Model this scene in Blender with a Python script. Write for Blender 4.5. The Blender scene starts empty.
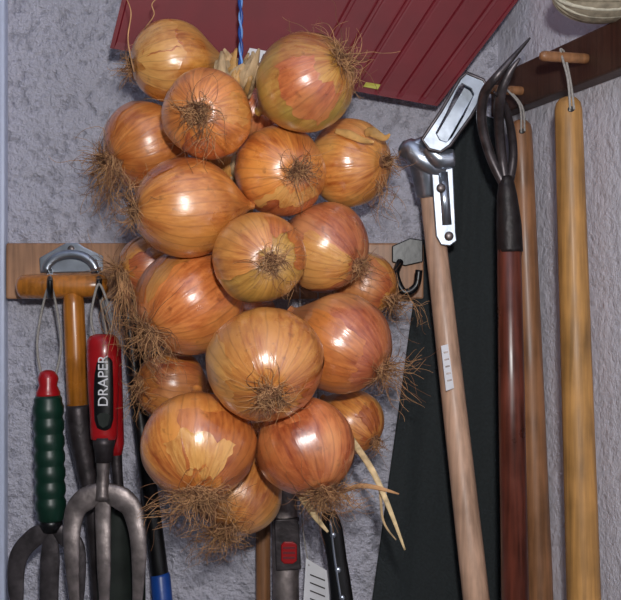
import bpy, bmesh, math, random
from mathutils import Vector, Matrix, Quaternion, noise
random.seed(7)
F=1100.0; CZ=1.5
def W(px,py,d): return Vector(((px-310.5)*d/F, d, CZ+(300-py)*d/F))
def R(p,d): return p*d/F
S=bpy.context.scene
try:
    S.view_settings.view_transform='Standard'
except Exception: pass

# ---------------- materials ----------------
def newmat(name):
    m=bpy.data.materials.new(name); m.use_nodes=True
    return m,m.node_tree.nodes,m.node_tree.links,m.node_tree.nodes['Principled BSDF']
def c4(c): 
    return tuple(((v/255.0)/12.92 if v/255.0<=.04045 else ((v/255.0+.055)/1.055)**2.4) for v in c)+(1,)
def simple(name,c,rough=.5,metal=0,var=.25,scale=60,bump=.15,stretch=(1,1,1),coat=0):
    m,n,l,b=newmat(name)
    tc=n.new('ShaderNodeTexCoord'); mp=n.new('ShaderNodeMapping'); mp.inputs['Scale'].default_value=stretch
    l.new(tc.outputs['Object'],mp.inputs['Vector'])
    ns=n.new('ShaderNodeTexNoise'); ns.inputs['Scale'].default_value=scale; ns.inputs['Detail'].default_value=5
    l.new(mp.outputs[0],ns.inputs['Vector'])
    cr=n.new('ShaderNodeValToRGB'); cc=c4(c)
    cr.color_ramp.elements[0].position=.3; cr.color_ramp.elements[1].position=.7
    cr.color_ramp.elements[0].color=tuple(v*(1-var) for v in cc[:3])+(1,)
    cr.color_ramp.elements[1].color=tuple(min(1,v*(1+var)) for v in cc[:3])+(1,)
    l.new(ns.outputs['Fac'],cr.inputs[0]); l.new(cr.outputs[0],b.inputs['Base Color'])
    b.inputs['Roughness'].default_value=rough; b.inputs['Metallic'].default_value=metal
    b.inputs['Coat Weight'].default_value=coat
    if bump:
        bp=n.new('ShaderNodeBump'); bp.inputs['Strength'].default_value=bump; bp.inputs['Distance'].default_value=.002
        l.new(ns.outputs['Fac'],bp.inputs['Height']); l.new(bp.outputs[0],b.inputs['Normal'])
    return m
def wood(name,c,rough=.4,var=.35,coat=0.1):
    m,n,l,b=newmat(name)
    tc=n.new('ShaderNodeTexCoord'); mp=n.new('ShaderNodeMapping'); mp.inputs['Scale'].default_value=(1,1,.05)
    l.new(tc.outputs['Object'],mp.inputs['Vector'])
    ns=n.new('ShaderNodeTexNoise'); ns.inputs['Scale'].default_value=260; ns.inputs['Detail'].default_value=4
    l.new(mp.outputs[0],ns.inputs['Vector'])
    n2=n.new('ShaderNodeTexNoise'); n2.inputs['Scale'].default_value=22; n2.inputs['Detail'].default_value=5
    l.new(tc.outputs['Object'],n2.inputs['Vector'])
    mx=n.new('ShaderNodeMath'); mx.operation='MULTIPLY_ADD'; mx.inputs[1].default_value=.5
    l.new(n2.outputs['Fac'],mx.inputs[0])
    h=n.new('ShaderNodeMath'); h.operation='MULTIPLY'; h.inputs[1].default_value=.5
    l.new(ns.outputs['Fac'],h.inputs[0]); l.new(h.outputs[0],mx.inputs[2])
    cr=n.new('ShaderNodeValToRGB'); cc=c4(c)
    cr.color_ramp.elements[0].position=.36; cr.color_ramp.elements[1].position=.62
    cr.color_ramp.elements[0].color=tuple(v*(1-var) for v in cc[:3])+(1,)
    cr.color_ramp.elements[1].color=tuple(min(1,v*(1+var)) for v in cc[:3])+(1,)
    l.new(mx.outputs[0],cr.inputs[0]); l.new(cr.outputs[0],b.inputs['Base Color'])
    rr=n.new('ShaderNodeMapRange'); rr.inputs[1].default_value=.3; rr.inputs[2].default_value=.7; rr.inputs[3].default_value=rough-.1; rr.inputs[4].default_value=rough+.15
    l.new(n2.outputs['Fac'],rr.inputs[0]); l.new(rr.outputs[0],b.inputs['Roughness']); b.inputs['Coat Weight'].default_value=coat; b.inputs['Coat Roughness'].default_value=.25
    bp=n.new('ShaderNodeBump'); bp.inputs['Strength'].default_value=.25; bp.inputs['Distance'].default_value=.001
    l.new(ns.outputs['Fac'],bp.inputs['Height']); l.new(bp.outputs[0],b.inputs['Normal'])
    return m
def wallmat(name,c,st=1.0):
    m,n,l,b=newmat(name)
    tc=n.new('ShaderNodeTexCoord')
    def nz(s,d,r=.6):
        x=n.new('ShaderNodeTexNoise'); x.inputs['Scale'].default_value=s; x.inputs['Detail'].default_value=d
        x.inputs['Roughness'].default_value=r
        l.new(tc.outputs['Object'],x.inputs['Vector']); return x
    a=nz(105,6,.62); e=nz(20,4); g=nz(280,4)
    pit=n.new('ShaderNodeValToRGB'); pit.color_ramp.elements[0].position=.34; pit.color_ramp.elements[1].position=.44
    l.new(a.outputs['Fac'],pit.inputs[0])
    s=n.new('ShaderNodeMath'); s.operation='MULTIPLY_ADD'; s.inputs[1].default_value=1.1
    l.new(e.outputs['Fac'],s.inputs[0]); l.new(a.outputs['Fac'],s.inputs[2])
    s2=n.new('ShaderNodeMath'); s2.operation='MULTIPLY_ADD'; s2.inputs[1].default_value=.3
    l.new(g.outputs['Fac'],s2.inputs[0]); l.new(s.outputs[0],s2.inputs[2])
    s3=n.new('ShaderNodeMath'); s3.operation='MULTIPLY_ADD'; s3.inputs[1].default_value=.08
    l.new(pit.outputs[0],s3.inputs[0]); l.new(s2.outputs[0],s3.inputs[2])
    bp=n.new('ShaderNodeBump'); bp.inputs['Strength'].default_value=st; bp.inputs['Distance'].default_value=.015
    l.new(s3.outputs[0],bp.inputs['Height']); l.new(bp.outputs[0],b.inputs['Normal'])
    cr=n.new('ShaderNodeValToRGB'); cc=c4(c)
    cr.color_ramp.elements[0].position=.26; cr.color_ramp.elements[0].color=tuple(x*.72 for x in cc[:3])+(1,)
    cr.color_ramp.elements[1].position=.40; cr.color_ramp.elements[1].color=tuple(min(1,x*1.0) for x in cc[:3])+(1,)
    l.new(a.outputs['Fac'],cr.inputs[0]); l.new(cr.outputs[0],b.inputs['Base Color'])
    b.inputs['Roughness'].default_value=.55
    return m
M={}
M['wall']=wallmat('painted_roughcast',(222,220,234))
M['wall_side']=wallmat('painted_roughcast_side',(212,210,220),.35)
M['floor']=simple('concrete',(110,105,100),.9,scale=12)
M['trim']=simple('white_gloss_paint',(190,198,220),.4,var=.05)
M['pine']=wood('pine_batten',(160,118,88),.6)
M['beam']=wood('dark_beam',(66,42,32),.55)
M['amber']=wood('varnished_amber_wood',(172,106,36),.3,.4,.3)
M['ash']=wood('pale_ash',(184,148,124),.42,.3,.1)
M['red_wood']=wood('red_brown_wood',(88,42,30),.32,.6,.15)
M['tan_wood']=wood('tan_wood',(134,92,60),.45,.4)
M['yel_wood']=wood('yellow_wood',(154,112,60),.48,.45,.05)
M['steel']=simple('worn_steel',(134,124,122),.42,.75,.4,90,.3)
M['msteel']=simple('tarnished_steel',(88,82,84),.4,.75,.4,90,.3)
M['dsteel']=simple('dark_steel',(62,56,58),.45,.6,.4,90,.4)
M['chrome']=simple('bright_galvanised',(178,186,198),.28,.9,.25,50,.12)
M['black']=simple('black_plastic',(14,14,16),.35,var=.1)
M['green']=simple('green_rubber',(8,44,32),.4,var=.2)
M['dgreen']=simple('dark_green_steel',(34,40,36),.4,.4,.3)
M['red']=simple('red_plastic',(158,18,24),.3,var=.12,bump=.03,coat=.3)
M['dred']=simple('dark_red_plastic',(106,5,22),.6,var=.12,bump=.05,scale=30)
M['blue']=simple('blue_plastic',(24,66,140),.35,var=.1)
M['lblue']=simple('light_blue_cord',(110,155,215),.7)
M['white']=simple('white_label',(215,215,220),.5,var=.04,bump=0)
M['yellow']=simple('yellow_tab',(170,165,50),.5,var=.05)
M['cord']=simple('grey_cord',(150,145,140),.9,var=.2,scale=500)
M['cloth']=simple('dark_cloth',(30,36,38),.85,var=.25,scale=400,bump=.4)
M['root']=simple('dry_roots',(176,132,90),.9,var=.4,scale=90,bump=0)
M['rootd']=simple('dark_roots',(116,78,52),.9,var=.5,scale=90,bump=0)
M['straw']=simple('dry_straw',(206,180,136),.7,var=.35,scale=140)
M['stalk']=simple('dry_stalk',(178,150,112),.7,var=.45,scale=170,stretch=(1,1,.2))
M['papery']=simple('papery_skin',(196,150,88),.5,var=.35,scale=90)
M['twine']=simple('jute',(182,176,158),.9,var=.3,scale=200)
M['twine2']=simple('jute_dark',(140,130,112),.9,var=.3,scale=200)  # darker jute for the skein's core and stripe windings
M['leather']=simple('black_socket',(34,28,28),.5,.2,.4,120,.6)

# ---------------- geometry helpers ----------------
COL=bpy.context.collection
def mkobj(name,verts,faces,mat,smooth=True):
    me=bpy.data.meshes.new(name); me.from_pydata([tuple(v) for v in verts],[],faces); me.update()
    bm=bmesh.new(); bm.from_mesh(me); bmesh.ops.recalc_face_normals(bm,faces=bm.faces); bm.to_mesh(me); bm.free()
    if smooth:
        for p in me.polygons: p.use_smooth=True
    o=bpy.data.objects.new(name,me); COL.objects.link(o)
    if mat: me.materials.append(mat)
    return o
def group(name,loc,parts):
    e=bpy.data.objects.new(name,None); e.empty_display_size=.02; e.location=loc; COL.objects.link(e)
    for p in parts:
        p.parent=e; p.matrix_parent_inverse=Matrix.Translation(-Vector(loc))
    return e
def catmull(pts,rad,k):
    P=[];Q=[]
    n=len(pts)
    for i in range(n-1):
        p0=pts[max(i-1,0)];p1=pts[i];p2=pts[i+1];p3=pts[min(i+2,n-1)]
        for j in range(k):
            t=j/k
            P.append(.5*((2*p1)+(-p0+p2)*t+(2*p0-5*p1+4*p2-p3)*t*t+(-p0+3*p1-3*p2+p3)*t**3))
            Q.append(rad[i]*(1-t)+rad[i+1]*t)
    P.append(pts[-1]);Q.append(rad[-1]); return P,Q
def sweep(name,pts,rad,mat,seg=20,k=0,flat=1.0,closed=False,square=False,ref=Vector((0,1,0))):
    pts=[Vector(p) for p in pts]
    if not hasattr(rad,'__len__'): rad=[rad]*len(pts)
    if k: pts,rad=catmull(pts,rad,k)
    V=[];Fc=[];n=len(pts)
    for i in range(n):
        if closed: t=(pts[(i+1)%n]-pts[i-1]).normalized()
        else: t=(pts[min(i+1,n-1)]-pts[max(i-1,0)]).normalized()
        a=(ref-t*ref.dot(t))
        if a.length<.05: a=Vector((1,0,0))-t*t.x
        a.normalize(); b=t.cross(a)
        for j in range(seg):
            th=2*math.pi*(j+.5)/seg
            ca,sa=math.cos(th),math.sin(th)
            if square:
                q=max(abs(ca),abs(sa)); ca/=q; sa/=q
            V.append(pts[i]+a*ca*rad[i]*flat+b*sa*rad[i])
    m=n if closed else n-1
    for i in range(m):
        for j in range(seg):
            i2=(i+1)%n
            Fc.append((i*seg+j,i*seg+(j+1)%seg,i2*seg+(j+1)%seg,i2*seg+j))
    if not closed:
        Fc.append(tuple(range(seg))[::-1]); Fc.append(tuple((n-1)*seg+j for j in range(seg)))
    return mkobj(name,V,Fc,mat,smooth=not square)
def lathe(name,p0,p1,prof,mat,seg=28,flat=1.0):
    p0=Vector(p0);p1=Vector(p1)
    return sweep(name,[p0.lerp(p1,t) for t,r in prof],[r for t,r in prof],mat,seg=seg,flat=flat)
def rod(name,p0,p1,r0,r1,mat,flat=1.0,steps=14,bow=0.0):
    L=(Vector(p1)-Vector(p0)).length
    e0=r0/L; e1=r1/L
    pr=[(0,r0*.3),(e0*.12,r0*.62),(e0*.45,r0*.9),(e0,r0)]
    for i in range(1,steps): 
        t=e0+(1-e0-e1)*i/steps; pr.append((t,r0+(r1-r0)*t))
    pr+=[(1-e1,r1),(1-e1*.45,r1*.9),(1-e1*.12,r1*.62),(1,r1*.3)]
    return lathe(name,p0,p1,pr,mat,flat=flat)
def plate(name,poly,d,th,mat,bev=.0008,dd=None):
    n=len(poly)
    ds=dd or [d]*n
    V=[W(x,y,q) for (x,y),q in zip(poly,ds)]
    V+=[v+Vector((0,th,0)) for v in V]
    Fc=[tuple(range(n)),tuple(range(2*n-1,n-1,-1))]+[(i,(i+1)%n,n+(i+1)%n,n+i) for i in range(n)]
    o=mkobj(name,V,Fc,mat,False)
    if bev:
        b=o.modifiers.new('b','BEVEL'); b.width=bev; b.segments=2
    return o
def box(name,lo,hi,mat,bev=0):
    x0,y0,z0=lo;x1,y1,z1=hi
    V=[(x0,y0,z0),(x1,y0,z0),(x1,y1,z0),(x0,y1,z0),(x0,y0,z1),(x1,y0,z1),(x1,y1,z1),(x0,y1,z1)]
    o=mkobj(name,V,[(0,1,2,3),(4,5,6,7),(0,1,5,4),(1,2,6,5),(2,3,7,6),(3,0,4,7)],mat,False)
    if bev:
        b=o.modifiers.new('b','BEVEL'); b.width=bev; b.segments=2
    return o
def ball(name,c,r,mat,sc=(1,1,1)):
    bm=bmesh.new(); bmesh.ops.create_uvsphere(bm,u_segments=20,v_segments=12,radius=r)
    for v in bm.verts: v.co=Vector((v.co.x*sc[0],v.co.y*sc[1],v.co.z*sc[2]))+Vector(c)
    me=bpy.data.meshes.new(name); bm.to_mesh(me); bm.free()
    for p in me.polygons:p.use_smooth=True
    me.materials.append(mat); o=bpy.data.objects.new(name,me); COL.objects.link(o); return o

# ---------------- room ----------------
YW=1.10; XC=.1875; SL=.268
CEIL=2.15
wall_back=box('wall_back',(-.9,YW,0),(XC+.1,YW+.1,CEIL),M['wall'])
def rw(d): return XC+SL*(YW-d)
V=[(rw(YW),YW,0),(rw(-.6),-.6,0),(rw(-.6)+.1,-.6,0),(rw(YW)+.1,YW,0)]
V+= [(x,y,CEIL) for x,y,z in V]
wall_right=mkobj('wall_right',V,[(0,1,2,3),(4,5,6,7),(0,1,5,4),(1,2,6,5),(2,3,7,6),(3,0,4,7)],M['wall_side'],False)
box('floor',(-.9,-.6,-.05),(.9,1.2,0),M['floor'])
box('ceiling',(-.9,-.6,CEIL),(.9,1.2,CEIL+.05),M['trim'])
x5=W(4.5,0,1.085).x
box('trim_1',(x5-.09,1.085,0),(x5,YW,CEIL),M['trim'],.003)

# battens
a=W(4,300,1.075); b_=W(424,240,1.075)
box('tool_rack_batten',(a.x+.001,1.077,W(0,299,1.077).z),(b_.x,YW,W(0,243,1.077).z),M['pine'],.002)
# side beam on right wall
nrm=Vector((-1,-SL,0)).normalized()
tdir=Vector((SL,-1,0)).normalized()
z0=CZ+.178; z1=CZ+.217
p=Vector((rw(YW),YW,0))+tdir*.022
q=p+tdir*.75
TB=.018
V=[]
for z in (z0,z1):
    for s in (p,q,q+nrm*TB,p+nrm*TB): V.append(Vector((s.x,s.y,z)))
o=mkobj('peg_rail',V,[(0,1,2,3),(4,5,6,7),(0,1,5,4),(1,2,6,5),(2,3,7,6),(3,0,4,7)],M['beam'],False)
bv=o.modifiers.new('b','BEVEL'); bv.width=.002; bv.segments=2

# ---------------- onions ----------------
def onion_mat(i,c1,c2,c3):
    m,n,l,b=newmat('onion_skin_%d'%i)
    tc=n.new('ShaderNodeTexCoord'); sx=n.new('ShaderNodeSeparateXYZ'); l.new(tc.outputs['Object'],sx.inputs[0])
    flat=n.new('ShaderNodeCombineXYZ'); l.new(sx.outputs[0],flat.inputs[0]); l.new(sx.outputs[1],flat.inputs[1])
    nm=n.new('ShaderNodeVectorMath'); nm.operation='NORMALIZE'; l.new(flat.outputs[0],nm.inputs[0])
    zc=n.new('ShaderNodeMath'); zc.operation='MULTIPLY'; zc.inputs[1].default_value=9; l.new(sx.outputs[2],zc.inputs[0])
    zv=n.new('ShaderNodeCombineXYZ'); l.new(zc.outputs[0],zv.inputs[2]); zv.inputs[0].default_value=i*3.1
    ad=n.new('ShaderNodeVectorMath'); ad.operation='ADD'; l.new(nm.outputs[0],ad.inputs[0]); l.new(zv.outputs[0],ad.inputs[1])
    def nz(s,d,src):
        x=n.new('ShaderNodeTexNoise'); x.inputs['Scale'].default_value=s; x.inputs['Detail'].default_value=d
        l.new(src,x.inputs['Vector']); return x
    def math_(op,a,b2=None,c=None):
        x=n.new('ShaderNodeMath'); x.operation=op
        for k,v in enumerate((a,b2,c)):
            if v is None: continue
            if isinstance(v,(int,float)): x.inputs[k].default_value=v
            else: l.new(v,x.inputs[k])
        return x.outputs[0]
    s1=nz(1.9,3,ad.outputs[0]).outputs['Fac']; s2=nz(12,3,ad.outputs[0]).outputs['Fac']; s3=nz(34,6,tc.outputs['Object']).outputs['Fac']
    mm=math_('MULTIPLY_ADD',s2,.42,math_('MULTIPLY',s1,.58))
    cr=n.new('ShaderNodeValToRGB'); e=cr.color_ramp.elements
    e[0].position=.34; e[0].color=c4(c1); e[1].position=.60; e[1].color=c4(c2)
    k=e.new(.48); k.color=c4([ (x*.4+y*.6) for x,y in zip(c1,c2)])
    l.new(mm,cr.inputs[0])
    r3=n.new('ShaderNodeValToRGB'); r3.color_ramp.elements[0].position=.48; r3.color_ramp.elements[1].position=.62
    s4=nz(14,4,tc.outputs['Object']); l.new(s4.outputs['Fac'],r3.inputs[0])
    mix=n.new('ShaderNodeMix'); mix.data_type='RGBA'; l.new(cr.outputs[0],mix.inputs[6]); mix.inputs[7].default_value=c4(c3)
    l.new(math_('MULTIPLY',r3.outputs[0],.6),mix.inputs[0])
    # meridian veins
    ang=math_('ARCTAN2',sx.outputs[1],sx.outputs[0])
    wob=nz(25,2,tc.outputs['Object']).outputs['Fac']
    sn=math_('SINE',math_('MULTIPLY_ADD',wob,5.0,math_('MULTIPLY',ang,26.0)))
    vein=math_('POWER',math_('MULTIPLY_ADD',sn,.5,.5),18.0)
    vmask=math_('MULTIPLY',vein,math_('MULTIPLY',nz(30,3,tc.outputs['Object']).outputs['Fac'],.5))
    mx2=n.new('ShaderNodeMix'); mx2.data_type='RGBA'; l.new(vmask,mx2.inputs[0]); l.new(mix.outputs[2],mx2.inputs[6])
    mx2.inputs[7].default_value=c4([v*.7 for v in c1])
    # speckles
    sp=nz(120,3,tc.outputs['Object']); rs=n.new('ShaderNodeValToRGB'); rs.color_ramp.elements[0].position=.64; rs.color_ramp.elements[1].position=.74
    l.new(sp.outputs['Fac'],rs.inputs[0])
    mx3=n.new('ShaderNodeMix'); mx3.data_type='RGBA'; l.new(math_('MULTIPLY',rs.outputs[0],.4),mx3.inputs[0]); l.new(mx2.outputs[2],mx3.inputs[6]); mx3.inputs[7].default_value=c4([v*.6 for v in c1])
    l.new(mx3.outputs[2],b.inputs['Base Color'])
    rr=n.new('ShaderNodeMapRange'); rr.inputs[1].default_value=.3; rr.inputs[2].default_value=.7; rr.inputs[3].default_value=.22; rr.inputs[4].default_value=.42; l.new(s3,rr.inputs[0]); l.new(rr.outputs[0],b.inputs['Roughness'])
    bp=n.new('ShaderNodeBump'); bp.inputs['Strength'].default_value=.5; bp.inputs['Distance'].default_value=.0015
    l.new(math_('SUBTRACT',mm,math_('MULTIPLY',vein,-.08)),bp.inputs['Height'])
    bp2=n.new('ShaderNodeBump'); bp2.inputs['Strength'].default_value=.3; bp2.inputs['Distance'].default_value=.0025
    l.new(s3,bp2.inputs['Height']); l.new(bp.outputs[0],bp2.inputs['Normal']); l.new(bp2.outputs[0],b.inputs['Normal'])
    b.inputs['Coat Weight'].default_value=.7; b.inputs['Coat Roughness'].default_value=.32
    b.inputs['Specular IOR Level'].default_value=.9
    return m
GOLD=((166,86,32),(226,158,78),(206,168,92)); RED=((146,64,34),(214,130,80),(214,158,100)); GRN=((170,90,34),(218,162,78),(156,146,66)); ORG=((156,72,26),(222,142,70),(210,142,72)); YG=((160,108,40),(212,166,82),(174,154,72))
ON=[
(172,62,42,.97,(133,68),.98,GOLD,50,.6),
(305,83,50,.93,(342,66),.98,GRN,100,.75),
(207,114,45,.90,(202,118),.95,ORG,110,.75),
(146,147,46,.98,(110,165),.88,ORG,120,.85),
(187,208,50,.91,(142,212),1.08,ORG,90,.65),
(280,171,46,.93,(299,176),.95,ORG,90,.6),
(350,163,44,.98,(386,165),.9,GOLD,50,.55),
(259,258,46,.90,(274,262),.95,YG,90,.6),
(325,247,45,.95,(358,266),.95,RED,60,.6),
(365,285,33,1.01,(392,300),.95,GOLD,50,.9),
(150,268,33,1.0,(122,272),.95,GOLD,90,1.0),
(190,301,54,.92,(152,330),.98,ORG,140,.8),
(342,343,51,.94,(382,368),.97,RED,60,.7),
(265,364,58,.86,(271,389),.97,ORG,110,.55),
(171,385,36,1.0,(140,380),.95,ORG,40,.6),
(352,422,33,1.0,(375,440),.95,GOLD,40,.7),
(198,446,57,.89,(203,488),.92,ORG,170,.65),
(306,446,50,.90,(322,488),.97,RED,150,.7),
(238,492,44,.96,(225,528),.95,GOLD,120,.65),
(228,160,30,1.02,(228,150),.95,GOLD,0,.3),
(243,320,34,1.03,(243,320),.95,RED,0,.3),
(255,110,28,1.01,(262,95),.95,RED,0,.3),
(260,430,32,1.02,(260,430),.95,ORG,0,.3),
]
D=[o[3] for o in ON]
for it in range(400):
    moved=False
    for i in range(len(ON)):
        for j in range(i+1,len(ON)):
            pi=W(ON[i][0],ON[i][1],D[i]); pj=W(ON[j][0],ON[j][1],D[j])
            need=.985*(R(ON[i][2],D[i])+R(ON[j][2],D[j]))
            if (pi-pj).length<need:
                s=1 if D[i]>D[j] else -1
                D[i]+=s*.0008; D[j]-=s*.0008; moved=True
    for i in range(len(ON)): D[i]=max(.80,min(1.045-R(ON[i][2],D[i]),D[i]))
    if not moved: break
parts=[]
def rvec(): return Vector((random.uniform(-1,1),random.uniform(-1,1),random.uniform(-1,1)))
def mk_onion(i,o):
    px,py,r,_,rp,ax,cols,nr,rl=o; d=D[i]; r_=R(r,d); c=W(px,py,d)
    dx=(rp[0]-px)/r; dy=(rp[1]-py)/r; s=math.hypot(dx,dy)
    if s>.96: dx*=.96/s; dy*=.96/s; s=.96
    dirv=Vector((dx,-math.sqrt(1-s*s),-dy)).normalized()
    q=Vector((0,0,1)).rotation_difference(dirv)
    q=q@Quaternion((0,0,1),random.random()*6.28)
    NS,NR=72,44; V=[];Fc=[]
    ph=[random.random()*6.28 for _ in range(6)]
    def surf(th,u,off=0):
        rr=math.sin(th); z=math.cos(th)*ax
        if th<.5: z-= .04*math.exp(-((th-.17)/.1)**2)
        if th>2.4:
            t=(th-2.4)/(math.pi-2.4); z-=.35*t**2.2
        w=1+.014*math.sin(2*u+ph[0])+.012*math.sin(3*u+ph[1]+z)+.006*math.sin(5*u+ph[2])+.005*math.sin(14*u+ph[3])*math.sin(th)
        w+=.03*noise.noise(Vector((math.cos(u)*rr*1.5+i,math.sin(u)*rr*1.5,z*1.5)))
        if th>2.9: rr=max(rr,.10)
        w+=off
        return Vector((rr*w*math.cos(u),rr*w*math.sin(u),z*(1+off)))*r_
    for a in range(NR+1):
        for b in range(NS): V.append(surf(math.pi*a/NR,2*math.pi*b/NS))
    for a in range(NR):
        for b in range(NS):
            Fc.append((a*NS+b,a*NS+(b+1)%NS,(a+1)*NS+(b+1)%NS,(a+1)*NS+b))
    ob=mkobj('onion_%d'%(i+1),V,Fc,MATS[i])
    ob.location=c; ob.rotation_mode='QUATERNION'; ob.rotation_quaternion=q
    out=[ob]
    # loose outer skin layers with ragged torn borders
    for L in range(2 if nr else 0):
        u0=random.random()*6.28; du=random.uniform(.7,2.2); t0=random.uniform(.25,.9); t1_=t0+random.uniform(.7,1.6)
        n1,n2=26,26; V=[];Fc=[]; sd=random.random()*50
        for a in range(n1+1):
            s_=a/n1
            for b in range(n2+1):
                q_=b/n2
                ea=.22*noise.noise(Vector((sd,q_*5,0)))+.08*noise.noise(Vector((sd,q_*17,3)))
                eb=.22*noise.noise(Vector((sd+9,q_*5,0)))+.08*noise.noise(Vector((sd+9,q_*17,3)))
                fa=.10*noise.noise(Vector((sd+20,s_*5,0))); fb=.10*noise.noise(Vector((sd+30,s_*5,0)))
                th=t0+ea+(t1_-t0+eb-ea)*s_; u=u0+fa+(du+fb-fa)*q_
                ed=min(s_,1-s_,q_,1-q_)
                off=.008+.004*L+.015*max(0,1-ed*7)**2*(.4+.6*noise.noise(Vector((u*2,th*2,sd))))
                V.append(surf(max(.05,min(2.9,th)),u,off))
        for a in range(n1):
            for b in range(n2):
                k=a*(n2+1)+b; Fc.append((k,k+1,k+n2+2,k+n2+1))
        f=mkobj('loose_skin_%d_%d'%(i+1,L),V,Fc,MATS2[(i+L)%len(MATS2)])
        f.location=c; f.rotation_mode='QUATERNION'; f.rotation_quaternion=q; out.append(f)
    if nr:
        bo=ball('root_plate_%d'%(i+1),c+dirv*(r_*ax-.0015),.0055,M['rootd'],(1,1,1)); out.append(bo)
        t1=dirv.orthogonal().normalized(); t2=dirv.cross(t1)
        for layer,(frac,mt,bev) in enumerate(((.6,M['rootd'],.00022),(.85,M['root'],.00024))):
            cu=bpy.data.curves.new('roots_%d'%(i+1),'CURVE'); cu.dimensions='3D'; cu.bevel_depth=bev; cu.bevel_resolution=0
            for h in range(int(nr*frac)):
                a=random.random()*6.283; rad=random.random()**.5*.12*r_
                p=c+dirv*(r_*ax*.985)+(t1*math.cos(a)+t2*math.sin(a))*rad
                v=(dirv*random.uniform(.05,1.0)+(t1*math.cos(a)+t2*math.sin(a))*random.uniform(.3,1.3)+Vector((0,0,-.2))).normalized()
                L=rl*r_*random.uniform(.3,1.0)*(1.8 if random.random()<.18 else 1); n=14; st=L/n; pts=[]
                cur=rvec()*.35
                for k in range(n+1):
                    pts.append(p.copy())
                    cur=(cur+rvec()*.36)*.88
                    v=(v+cur+Vector((0,0,-.05))).normalized()
                    p=p+v*st
                    w=p-c
                    if w.length<r_*1.015: p=c+w.normalized()*r_*1.02
                    if p.y>1.05: p.y=1.05
                sp=cu.splines.new('POLY'); sp.points.add(len(pts)-1)
                for k,pt in enumerate(pts):
                    sp.points[k].co=(*pt,1); sp.points[k].radius=1.5-k*.07
            ro=bpy.data.objects.new('roots_%d_%d'%(i+1,layer),cu); cu.materials.append(mt); COL.objects.link(ro); out.append(ro)
    return out
MATS=[]
for i,o in enumerate(ON):
    f=random.uniform(.96,1.06); j=lambda c:[max(0,min(255,v*f+random.uniform(-5,5))) for v in c]
    MATS.append(onion_mat(i,j(o[6][0]),j(o[6][1]),j(o[6][2])))
MATS2=[onion_mat(100+k,c[0],c[1],c[2]) for k,c in enumerate([((150,70,28),(210,126,60),(204,130,66)),((172,98,40),(228,168,92),(214,156,86)),((142,60,30),(206,118,64),(210,146,84)),((164,86,34),(220,148,74),(198,142,72))])]
for i,o in enumerate(ON): parts+=mk_onion(i,o)
# stalk plait down the middle
for s in range(3):
    pts=[]
    for k in range(60):
        t=k/59; y=62+t*400; a=t*24+s*2.09
        pts.append(W(240+math.cos(a)*7,y,1.0 - .004*math.sin(2*a)))
    parts.append(sweep('stalk_plait_%d'%(s+1),pts,[.0075*(.75+.25*math.sin(k*.9)) for k in range(60)],M['stalk'],seg=8))
# papery neck tuft at the top
for k in range(34):
    x=random.uniform(216,262); y=random.uniform(48,70)
    p0=W(240+random.uniform(-6,6),98,.97); p1=W((x+240)/2+random.uniform(-9,9),78,.94+random.uniform(0,.03)); p2=W(x,y,.94+random.uniform(0,.03))
    parts.append(sweep('dry_leaf_%d'%(k+1),[p0,p1,p2],[.004,.0065,.0012],random.choice([M['stalk'],M['papery'],M['stalk']]),seg=8,k=5,flat=.2,ref=Vector((random.uniform(-.8,.8),1,0)).normalized()))
def leaf(n,pts,rad,mat='straw'):
    parts.append(sweep(n,pts,rad,M[mat],seg=8,k=6,flat=.25))
leaf('straw_1',[W(352,440,.93),W(372,470,.90),W(388,505,.89),W(405,550,.89)],[.003,.0028,.0022,.0008])
leaf('straw_2',[W(358,452,.93),W(378,482,.905),W(383,520,.90),W(396,540,.90)],[.0014,.0014,.0011,.0005],'stalk')
leaf('straw_3',[W(298,492,.91),W(308,505,.9),W(318,520,.9),W(328,532,.9)],[.003,.0036,.0025,.001])
leaf('straw_4',[W(340,492,.90),W(360,486,.89),W(378,488,.89),W(399,494,.89)],[.002,.0022,.002,.0006],'root')
leaf('straw_5',[W(134,72,.93),W(128,40,.93),W(131,12,.93),W(124,-6,.93)],[.0006,.0006,.0005,.0003],'root')
leaf('straw_6',[W(365,134,.955),W(372,132,.95),W(384,138,.945),W(390,134,.94)],[.003,.005,.003,.0008],'papery')
leaf('straw_7',[W(335,131,.955),W(348,134,.95),W(362,140,.945),W(374,142,.94)],[.002,.004,.003,.001],'papery')
leaf('straw_8',[W(145,28,.94),W(154,15,.93),W(152,4,.93),W(160,-4,.93)],[.0005,.0005,.0005,.0003],'root')
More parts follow.
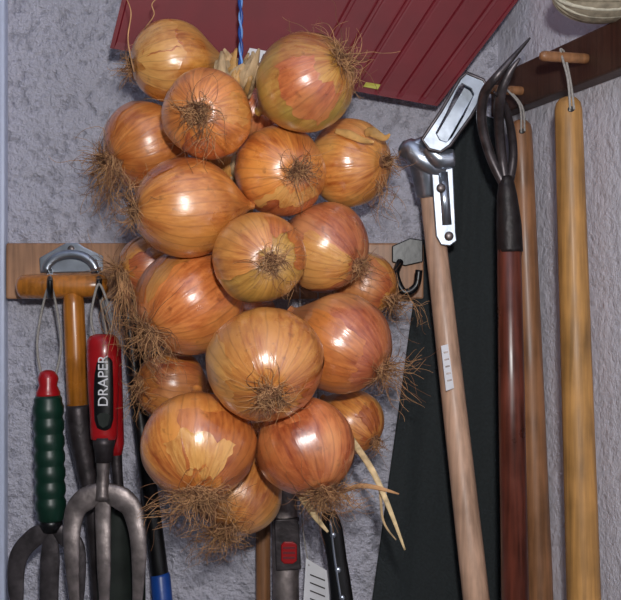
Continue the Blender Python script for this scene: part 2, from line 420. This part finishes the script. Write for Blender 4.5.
# stray wiry roots on the flanks
for nm_,mt_,mul in (('stray_roots',M['root'],1.0),('stray_roots_dark',M['rootd'],.8)):
    cu=bpy.data.curves.new(nm_,'CURVE'); cu.dimensions='3D'; cu.bevel_depth=.00022; cu.bevel_resolution=0
    for (bx,by,cx,cy,n,d,sp_) in [(378,368,412,375,16,.93,22),(380,372,410,400,8,.93,22),(388,300,418,318,12,.97,18),(118,165,104,200,30,.95,22),(110,160,112,215,16,.94,16),(122,275,128,330,26,.95,22),(125,280,135,345,24,.93,26),(150,330,165,365,24,.88,22),(190,492,165,520,28,.86,24),(205,492,230,515,22,.86,20),(225,528,200,548,24,.92,20),(225,528,240,540,14,.92,14),(325,492,360,500,26,.88,18),(322,490,325,510,16,.88,14),(140,210,128,180,16,.9,18),(330,62,305,40,20,.9,24),(340,66,355,90,10,.9,16),(380,180,385,215,12,.95,16),(203,120,205,150,14,.87,22),(272,262,285,285,12,.87,18),(272,392,262,412,12,.83,16),(142,385,135,410,12,.95,14)]:
        for k in range(int(n*mul)):
            p=W(bx+random.uniform(-6,6),by+random.uniform(-6,6),d); e=W(cx+random.uniform(-sp_,sp_),cy+random.uniform(-sp_,sp_),d+random.uniform(-.02,.015))
            sp=cu.splines.new('POLY'); N=22; sp.points.add(N)
            ax_=rvec().normalized(); ph=random.random()*6.28; am=random.uniform(.001,.008); ph2=random.random()*6; tr=random.uniform(3,9)
            o1=(e-p).cross(ax_).normalized(); o2=(e-p).normalized().cross(o1)
            for q_ in range(N+1):
                t=q_/N; a=ph+t*tr; a2=ph2+t*tr*2.3
                co=p.lerp(e,t)+(o1*(math.cos(a)-math.cos(ph))+o2*(math.sin(a)-math.sin(ph)))*am*min(1,t*2)+o1*math.sin(a2)*.0012*t
                sp.points[q_].co=(*co,1); sp.points[q_].radius=1.3-.7*t
    ro=bpy.data.objects.new(nm_,cu); cu.materials.append(mt_); COL.objects.link(ro); parts.append(ro)
# blue hanging cord (two twisted strands) up to ceiling
ctop=Vector((W(238,0,.95).x,.95,CEIL-.002)); cbot=W(241,95,.95)
for s,(mt) in enumerate((M['blue'],M['lblue'])):
    pts=[]
    N=160
    for k in range(N+1):
        t=k/N; a=t*110+s*math.pi; pp=ctop.lerp(cbot,t)
        pts.append(pp+Vector((math.cos(a),math.sin(a),0))*.0011)
    parts.append(sweep('cord_strand_%d'%(s+1),pts,.0014 if s==0 else .0010,mt,seg=8))
group('onion_string',W(240,90,.95),parts)

# ---------------- snow shovel (red ribbed blade) ----------------
def shovel():
    C=[W(110,48,1.0),W(437,106,1.055),W(575,-75,1.02),W(165,-175,.95)]   # BL,BR,TR,TL
    nu,nv=260,30; V=[];Fc=[]
    nn=(C[1]-C[0]).cross(C[3]-C[0]).normalized()
    if nn.y>0: nn=-nn
    def S_(u,v,off):
        p=(C[0]*(1-u)+C[1]*u)*(1-v)+(C[3]*(1-u)+C[2]*u)*v
        w=0
        if .56<u<.98 and v>.03:
            x=((u-.56)/.42*6)%1; w=-.0012*max(0,min(1,1.6-abs(x-.5)*13))
        edge=0
        if u<.012 or u>.99 or v<.02: edge=.0015
        bow=-.006*math.sin(math.pi*u)
        return p+nn*(w+edge+off+bow)
    for off in (0,-.003):
        for a in range(nv+1):
            for b in range(nu+1): V.append(S_(b/nu,a/nv if a else 0,off))
    K=(nu+1)*(nv+1)
    for a in range(nv):
        for b in range(nu):
            i=a*(nu+1)+b; Fc.append((i,i+1,i+nu+2,i+nu+1)); Fc.append((K+i,K+i+nu+1,K+i+nu+2,K+i+1))
    for b in range(nu):
        Fc.append((b,K+b,K+b+1,b+1)); i=nv*(nu+1)+b; Fc.append((i,i+1,K+i+1,K+i))
    for a in range(nv):
        i=a*(nu+1); Fc.append((i,i+nu+1,K+i+nu+1,K+i)); i+=nu; Fc.append((i,K+i,K+i+nu+1,i+nu+1))
    bl=mkobj('blade',V,Fc,M['dred'],False)
    P=[bl]
    tm=(C[2]+C[3])/2; P.append(rod('shaft',tm+Vector((-.02,0,-.06)),Vector((tm.x+.03,tm.y,CEIL-.004)),.014,.014,M['ash']))
    def sticker(n,u,v,du,dv,mt,off=.0012):
        vs=[S_(u,v,off),S_(u+du,v,off),S_(u+du,v+dv,off),S_(u,v+dv,off)]
        vs+= [x+nn*.0008 for x in vs]
        return mkobj(n,vs,[(0,1,2,3),(4,5,6,7),(0,1,5,4),(1,2,6,5),(2,3,7,6),(3,0,4,7)],mt,False)
    P.append(sticker('label',.385,.055,.10,.06,M['white']))
    for k in range(4): P.append(sticker('label_print_%d'%k,.43+k*.012,.07,.007,.03,M['black'],.0022))
    P.append(sticker('tab',.755,.03,.045,.025,M['yellow'],.002))
    group('snow_shovel',C[0],P)
shovel()

# ---------------- left tools ----------------
P=[plate('plate',[(40,273),(39,258),(60,246),(66,243),(78,243),(84,247),(103,256),(103,272)],1.074,.003,M['chrome'],.001)]
arc=[W(71+25*math.cos(a),272-18*math.sin(a),1.068) for a in [math.pi*k/14 for k in range(15)]]
P.append(sweep('raised_arch',arc,.0045,M['chrome'],seg=12,flat=.8))
for x,y in((48,263),(94,262),(71,249)): P.append(ball('screw',W(x,y,1.073),.0035,M['steel'],(1,.5,1)))
group('metal_hanging_plate',W(71,260,1.074),P)

d=1.045
P=[lathe('crossbar',W(17,287,d),W(108,285,d),[(0,R(5,d)),(.02,R(9,d)),(.06,R(12,d)),(.3,R(12.5,d)),(.6,R(12,d)),(.8,R(12,d)),(.95,R(11,d)),(.985,R(8,d)),(1,R(4,d))],M['amber']),
 lathe('shaft',W(73,290,d),W(79,425,d),[(0,R(9,d)),(.1,R(10.5,d)),(.5,R(11,d)),(1,R(11,d))],M['amber']),
 sweep('steel_socket',[W(78,405,d),W(80,430,d),W(86,465,d),W(92,500,d),W(98,560,d),W(102,650,d)],[R(12,d),R(13,d),R(11,d),R(10,d),R(9,d),R(8,d)],M['dsteel'],k=4)]
bl=[(80,650),(125,650),(132,665),(130,800),(118,850),(104,862),(90,850),(76,800),(73,665)]
P.append(plate('blade',bl,1.048,.003,M['dsteel']))
group('garden_spade',W(73,290,d),P)
for i,x in enumerate((50,99)):
    h=sweep('rack_hook' if i==0 else 'rack_hook.001',[W(x,270,1.08),W(x,276,1.05),W(x,284,1.025),W(x,296,1.018),W(x,290,1.008),W(x,280,1.005)],[.003,.003,.003,.003,.003,.002],M['black'],seg=10,k=5)
# green cultivator
d=1.02
pr=[(0,R(12,d)),(.03,R(14,d))]
for k in range(7):
    t=.06+k*.125
    pr+=[(t,R(14,d)),(t+.03,R(15.5,d)),(t+.08,R(15.5,d)),(t+.11,R(14,d))]
pr+=[(.97,R(14,d)),(1,R(10,d))]
P=[lathe('grip',W(48,395,d),W(51,522,d),pr,M['green']),
 lathe('cap',W(48,370,d),W(48,398,d),[(0,R(3,d)),(.08,R(8,d)),(.3,R(10.5,d)),(.55,R(9,d)),(.8,R(12,d)),(1,R(12.5,d))],M['red']),
 lathe('collar',W(51,518,d),W(51,532,d),[(0,R(11,d)),(.5,R(11.5,d)),(1,R(8,d))],M['black'])]
for n,pp in (('left',[(51,528),(36,536),(19,556),(16,590),(22,660)]),('mid',[(51,528),(50,560),(49,600),(50,670)]),('right',[(51,528),(65,536),(76,550),(77,590),(73,660)])):
    P.append(sweep('prong_'+n,[W(x,y,d-.002+.00003*(y-528)) for x,y in pp],[R(6,d),R(10,d),R(9.5,d),R(8,d),R(2,d)][:len(pp)],M['msteel'],k=6,flat=.3))
P.append(sweep('hanging_loop',[W(42,378,d),W(37,345,d),W(43,305,d+.003),W(50,286,1.012),W(56,305,d+.003),W(61,345,d),W(55,378,d)],.0012,M['cord'],seg=8,k=6))
group('hand_cultivator',W(48,370,d),P)
# red hand fork
d=.995
P=[lathe('handle',W(103,334,d),W(104,441,d),[(0,R(8,d)),(.02,R(13,d)),(.06,R(16,d)),(.2,R(16.5,d)),(.5,R(15.5,d)),(.75,R(14,d)),(.93,R(13.5,d)),(.98,R(13,d)),(1,R(9,d))],M['red'],flat=.8),
 lathe('ferrule',W(104,437,d),W(104,462,d),[(0,R(11,d)),(.3,R(11,d)),(.5,R(9.5,d)),(1,R(9,d))],M['dsteel']),
 sweep('neck',[W(104,455,d),W(103,475,d),W(103,500,d)],[R(8,d),R(6,d),R(8,d)],M['steel'],k=4),
 sweep('tine_centre',[W(103,488,d),W(103,520,d),W(104,570,d-.004),W(105,660,d+.004)],[R(8,d),R(8,d),R(7,d),R(1.5,d)],M['steel'],k=6,flat=.35),
 sweep('tine_left',[W(103,492,d),W(86,499,d),W(74,515,d),W(72,560,d-.004),W(79,660,d+.004)],[R(10,d),R(12,d),R(10,d),R(7.5,d),R(1.5,d)],M['steel'],k=6,flat=.35),
 sweep('tine_right',[W(103,492,d),W(122,499,d),W(134,515,d),W(139,560,d-.004),W(134,660,d+.004)],[R(10,d),R(12,d),R(10,d),R(7.5,d),R(1.5,d)],M['steel'],k=6,flat=.35)]
ins=[(0,R(1,d)),(.05,R(7,d)),(.15,R(9.5,d)),(.5,R(10,d)),(.85,R(9.5,d)),(.95,R(7,d)),(1,R(1,d))]
P.append(lathe('inset',W(103,350,d-.0085),W(104,432,d-.0085),ins,M['black'],flat=.42))
tcu=bpy.data.curves.new('lettering','FONT'); tcu.body='DRAPER'; tcu.size=R(14,d); tcu.extrude=.0003; tcu.align_x='CENTER'; tcu.align_y='CENTER'
to=bpy.data.objects.new('lettering',tcu); COL.objects.link(to); tcu.materials.append(M['white'])
to.location=W(103.5,381,d-.0130); to.rotation_euler=(math.radians(90),math.radians(-90),0)
P.append(to)
P.append(plate('inset_badge',[(97,416),(100,413),(107,413),(110,416),(108,425),(103,428),(99,425)],d-.0126,.0008,M['dgreen'],0))
P.append(sweep('hanging_loop',[W(96,340,d),W(91,320,d),W(94,298,1.0),W(99,284,1.0),W(106,298,1.0),W(112,320,d),W(110,340,d)],.0012,M['cord'],seg=8,k=6))
group('hand_fork',W(103,334,d),P)
# second red handled trowel behind
d=1.035
P=[lathe('handle',W(112,343,d),W(116,455,d),[(0,R(5,d)),(.03,R(9,d)),(.4,R(9,d)),(.9,R(8.5,d)),(1,R(6,d))],M['red']),
 sweep('neck',[W(116,450,d),W(118,480,d),W(121,512,d)],[R(6,d),R(5,d),R(6,d)],M['dsteel'],k=4)]
V=[];Fc=[]
nu,nv=12,20
for s in (0,.0015):
    for a in range(nv+1):
        t=a/nv; y=500+t*190; hw=24*min(1,(t/.12)**.5)*(1 if t<.65 else math.sqrt(max(.0,1-((t-.65)/.37)**2)))
        for b in range(nu+1):
            u=b/nu*2-1; V.append(W(122+u*hw,y,d)+Vector((0,-.010*(u*u)*hw/24+s+.006,0)))
K=(nu+1)*(nv+1)
for a in range(nv):
    for b in range(nu):
        i=a*(nu+1)+b; Fc+=[(i,i+1,i+nu+2,i+nu+1),(K+i,K+i+nu+1,K+i+nu+2,K+i+1)]
P.append(mkobj('blade',V,Fc,M['dgreen']))
P.append(sweep('hanging_loop',[W(110,350,d),W(104,320,d),W(99,290,1.02),W(108,318,d),W(114,350,d)],.0012,M['cord'],seg=8,k=5))
group('hand_trowel',W(112,343,d),P)
d=1.055
P=[rod('tube',W(126,300,1.06),W(161,585,d),R(7,d),R(9,d),M['black']),
 lathe('grip',W(160,572,d),W(176,760,d),[(0,R(8,d)),(.02,R(10,d)),(.5,R(11,d)),(.97,R(11,d)),(1,R(8,d))],M['blue']),
 rod('second_tube',W(142,300,1.066),W(146,520,1.066),R(5,d),R(5,d),M['dsteel'])]
group('long_handled_lopper',W(126,300,d),P)

# ---------------- bottom centre ----------------
fz=lambda px,d: Vector((W(px,0,d).x,d,0))
hd=fz(260,1.072)
group('broom',hd,[rod('handle',W(263,330,1.078),hd+Vector((0.004,0,.07)),R(7.5,d),R(8,d),M['tan_wood'],steps=30),
  box('brush_head',hd+Vector((-.16,-.025,.055)),hd+Vector((.008,.025,.09)),M['tan_wood'],.002),
  box('bristles',hd+Vector((-.155,-.02,0)),hd+Vector((.004,.02,.055)),M['straw'])])
d=1.066
P=[rod('outer_tube',W(283,420,d),Vector((W(290,0,d).x+.02,.98,0.002)),R(13,d),R(13,d),M['steel'],flat=.6,steps=30)]
dq=1.046
P+=[plate('lock_button',[(281,545),(284,542),(293,542),(297,545),(297,561),(293,564),(284,564),(281,561)],dq-.0015,.004,M['red'],.001),
   plate('collar',[(274,520),(299,519),(301,570),(276,571)],dq+.0005,.012,M['dsteel'],.001)]
for k in range(3): P.append(plate('button_rib_%d'%k,[(283,547+k*5),(295,547+k*5),(295,549+k*5),(283,549+k*5)],dq-.0022,.0015,M['dred'],0))
group('telescopic_pole',W(283,420,d),P)
# label card
P=[plate('card',[(306,558),(331,573),(329,612),(303,606)],1.03,.0008,M['white'],0)]
for k in range(4): P.append(plate('print_%d'%k,[(310,574+k*8),(325,580+k*8),(325,581.2+k*8),(310,575.2+k*8)],1.0292,.0006,M['dsteel'],0))
P.append(sweep('tie',[W(309,566,1.03),W(303,530,1.04),W(300,480,1.05),W(300,400,1.055),W(300,286,1.07)],.0007,M['cord'],seg=6,k=4))
group('card_label',W(318,580,1.05),P)
d=1.0
P=[sweep('handle',[W(329,512,d),W(332,530,d),W(337,560,d),W(341,590,d),W(346,640,d)],[R(7,d),R(11,d),R(10,d),R(11,d),R(13,d)],M['black'],k=5,flat=.6),
   sweep('blade',[W(330,518,d),W(325,495,d+.01),W(318,470,d+.03)],[R(8,d),R(9,d),R(2,d)],M['chrome'],k=5,flat=.1),
   sweep('edge_strip',[W(330,520,d-.007),W(335,560,d-.0065),W(341,600,d-.007)],[R(1.3,d)]*3,M['chrome'],k=4,seg=8),
   sweep('hanging_cord',[W(318,472,d+.03),W(318,440,1.05),W(318,330,1.055),W(318,275,1.076)],.0008,M['cord'],seg=8,k=5)]
for x,y in((333,535),(338,570),(342,598)): P.append(ball('rivet',W(x,y,d-.006),.0028,M['chrome'],(1,.6,1)))
group('garden_knife',W(330,512,d),P)

# ---------------- black bracket at batten's right ----------------
P=[plate('plate',[(392,246),(410,238),(423,240),(423,262),(405,266),(392,262)],1.072,.004,M['black'],.001),
   sweep('hook',[W(400,262,1.07),W(396,275,1.05),W(404,292,1.045),W(416,286,1.045),W(419,270,1.045)],.0035,M['black'],seg=10,k=5)]
group('rack_clip',W(405,255,1.07),P)

# ---------------- dark cloth ----------------
V=[];Fc=[]
nu,nv=60,60
Lx=[(112,452),(150,436),(230,426),(300,414),(400,400),(600,372),(800,350)]
def lx(y):
    for (y0,x0),(y1,x1) in zip(Lx,Lx[1:]):
        if y<=y1: return x0+(x1-x0)*(y-y0)/(y1-y0)
    return Lx[-1][1]
for a in range(nv+1):
    t=a/nv
    for b in range(nu+1):
        u=b/nu; y=112+t*680+ (18*abs(u-.5)*(1-t) ); l_=lx(min(800,y)); x=l_+(500-l_)*u
        dd=1.085-.003-.003*math.sin(u*9+t*1.5)*(.3+.7*t)-.001*math.sin(u*23-t*3)
        X=W(x,y,dd); V.append(X)
for a in range(nv):
    for b in range(nu):
        i=a*(nu+1)+b; Fc.append((i,i+1,i+nu+2,i+nu+1))
cl=mkobj('hanging_dark_apron',V,Fc,M['cloth']); sm=cl.modifiers.new('s','SOLIDIFY'); sm.thickness=.0015
hk=sweep('apron_nail',[W(472,114,YW+.005),W(472,114,1.06)],.0025,M['steel'],seg=10); hk.parent=cl

# ---------------- stirrup hoe ----------------
P=[lathe('shaft',W(427,165,1.03),W(490,720,.97),[(0,.007),(.01,.0095),(.3,.0105),(.7,.0118),(1,.0122)],M['ash'])]
P.append(plate('strap',[(431,168),(453,163),(456,232),(457,241),(450,246),(441,245),(436,236)],1.006,.003,M['chrome'],.001))
P.append(sweep('strap_ridge',[W(443,172,1.006),W(447,225,1.006)],[.0045,.0045],M['chrome'],seg=12,flat=.5))
for x,y in((441,188),(449,236)):
    P.append(ball('bolt',W(x,y,1.003),.0042,M['steel'],(1,.6,1)))
P.append(sweep('knuckle',[W(404,156,1.015),W(410,149,1.01),W(422,158,1.008),W(434,166,1.008),W(446,172,1.012)],[.006,.010,.011,.009,.006],M['chrome'],k=5,flat=.8))
P.append(sweep('clamp',[W(428,146,1.0),W(440,158,1.0),W(454,158,1.0)],[.008,.010,.008],M['chrome'],k=5,flat=.9))
P.append(sweep('socket',[W(414,140,1.012),W(420,155,1.015),W(426,176,1.022),W(428,196,1.026)],[.009,.0125,.013,.011],M['chrome'],k=4))
loop=[(421,140),(440,112),(460,78),(467,72),(484,79),(489,87),(471,117),(450,146),(440,153),(428,150)]
V=[];Fc=[];n=len(loop)
cx=sum(p_[0] for p_ in loop)/n; cy=sum(p_[1] for p_ in loop)/n
for (x,y) in loop:
    for sc,dp in ((1,.985),(1,1.012),(.45,1.012),(.45,.985)):
        V.append(W(cx+(x-cx)*(1 if sc==1 else .55),cy+(y-cy)*(1 if sc==1 else .72),dp))
for i in range(n):
    for j in range(4):
        Fc.append((i*4+j,i*4+(j+1)%4,((i+1)%n)*4+(j+1)%4,((i+1)%n)*4+j))
fr=mkobj('stirrup_frame',V,Fc,M['chrome'],False); bb=fr.modifiers.new('b','BEVEL'); bb.width=.0012; bb.segments=2; P.append(fr)
P.append(sweep('frame_rim',[W(cx+(x-cx)*.97,cy+(y-cy)*.98,.985) for x,y in loop],.0016,M['msteel'],seg=8,closed=True))
P.append(plate('frame_web',[(432,142),(466,84),(478,88),(444,148)],1.004,.003,M['chrome'],.0005))
P.append(plate('price_tag',[(441,346),(448,344),(454,388),(446,391)],.988,.0008,M['white'],0))
for k in range(5): P.append(plate('tag_print_%d'%k,[(443.5+k*.9,352+k*7),(448+k*.9,351+k*7),(448.3+k*.9,352.6+k*7),(443.8+k*.9,353.6+k*7)],.9875,.0004,M['steel'],0))
group('stirrup_hoe',W(427,165,1.03),P)

# ---------------- long cultivator ----------------
d=.965
P=[lathe('handle',W(509,245,d),W(518,760,d-.02),[(0,R(9,d)),(.01,R(12,d)),(.3,R(13,d)),(1,R(14,d))],M['red_wood']),
   sweep('socket',[W(506,176,d),W(507,195,d),W(509,225,d),W(510,252,d)],[R(6,d),R(10,d),R(12.5,d),R(13,d)],M['leather'],k=5),
   sweep('prong_1',[W(507,190,d),W(492,160,d),W(482,125,d-.01),W(484,95,d-.03),W(497,76,d-.05),W(530,38,d-.05)],[R(5,d),R(5,d),R(5,d),R(5,d),R(4,d),R(1,d)],M['msteel'],k=7),
   sweep('prong_2',[W(507,190,d),W(502,160,d),W(499,125,d-.015),W(500,98,d-.04),W(508,75,d-.05),W(520,58,d-.055)],[R(5,d),R(5,d),R(5,d),R(5,d),R(4,d),R(1,d)],M['msteel'],k=7),
   sweep('prong_3',[W(507,190,d),W(513,160,d),W(511,130,d-.01),W(504,104,d-.03),W(494,92,d-.05)],[R(5,d),R(4.5,d),R(4.2,d),R(3.5,d),R(1,d)],M['dsteel'],k=7)]
group('long_handled_cultivator',W(509,245,d),P)

# ---------------- pegs and hanging poles ----------------
def peg(name,px,py):
    k=(px-310.5)/F
    d=(XC+SL*YW)/(k+SL)
    base=Vector((rw(d),d,CZ+(300-py)*d/F))
    return base,rod(name,base+nrm*(TB-.002),base+nrm*(TB+.042),.0042,.0042,M['tan_wood'])
b1,_=peg('coat_peg',607,60)
b2,_=peg('coat_peg.001',540,92)
def pole(name,m,base,off,pbot,r0,r1,top_px):
    hang=base+nrm*(TB+off)
    d=hang.y; top=W(top_px[0],top_px[1],d); bot=W(pbot[0],pbot[1],d-.015)
    P=[rod('shaft',top,bot,r0,r1,m,steps=20)]
    ht=top+Vector((0,0,-.012))
    P.append(sweep('hanging_loop',[ht+Vector((-.001,-r0-.001,0)),top+Vector((-.003,-.012,.012)),hang+Vector((-.002,-.002,.004)),hang+Vector((.0,0,.0055)),hang+Vector((.002,.002,.003)),top+Vector((.001,-.004,.012)),ht+Vector((.002,-r0-.001,0))],.0010,M['cord'],seg=8,k=6))
    P.append(ball('drill_hole_rim',ht+Vector((0,-r0+.0005,0)),.003,M['black'],(1,.4,1)))
    return group(name,top,P)
pole('wooden_tool_handle',M['yel_wood'],b1,.022,(589,760),R(13,.93),R(17,.93),(568,97))
pole('wooden_tool_handle.001',M['tan_wood'],b2,.018,(547,760),R(11.5,1.01),R(13.5,1.01),(520,120))

# ---------------- twine ball top right, resting on the rail ----------------
d=.85; 
cpt=W(601,4,d); 
zt=z1-.003
P=[ball('core',(cpt.x,cpt.y,zt+.021),.021,M['twine2'],(1.7,1.2,1.0))]
for s in range(9):
    pts=[]
    for k in range(40):
        a=k/40*6.283
        v=Vector((math.cos(a)*.0362,math.sin(a)*math.sin(s*.35)*.025,math.sin(a)*math.cos(s*.35)*.0205))
        pts.append(Vector((cpt.x,cpt.y,zt+.0225))+v)
    P.append(sweep('winding_%d'%s,pts,.0020,M['twine'] if s%3 else M['twine2'],seg=8,closed=True))
group('twine_skein',(cpt.x,cpt.y,zt),P)

# ---------------- camera & light ----------------
cam=bpy.data.cameras.new('camera'); cam.sensor_width=36; cam.lens=36*F/621; cam.clip_start=.01
co=bpy.data.objects.new('camera',cam); co.location=(0,0,CZ); co.rotation_euler=(math.radians(90),0,0); COL.objects.link(co); S.camera=co
li=bpy.data.lights.new('camera_flash','POINT'); li.energy=24; li.shadow_soft_size=.02; li.color=(1,.985,.97)
lo=bpy.data.objects.new('camera_flash',li); lo.location=(.03,-.02,CZ+.12); COL.objects.link(lo)
w=bpy.data.worlds.new('world'); S.world=w; w.use_nodes=True
w.node_tree.nodes['Background'].inputs[0].default_value=(.8,.85,1,1); w.node_tree.nodes['Background'].inputs[1].default_value=.05
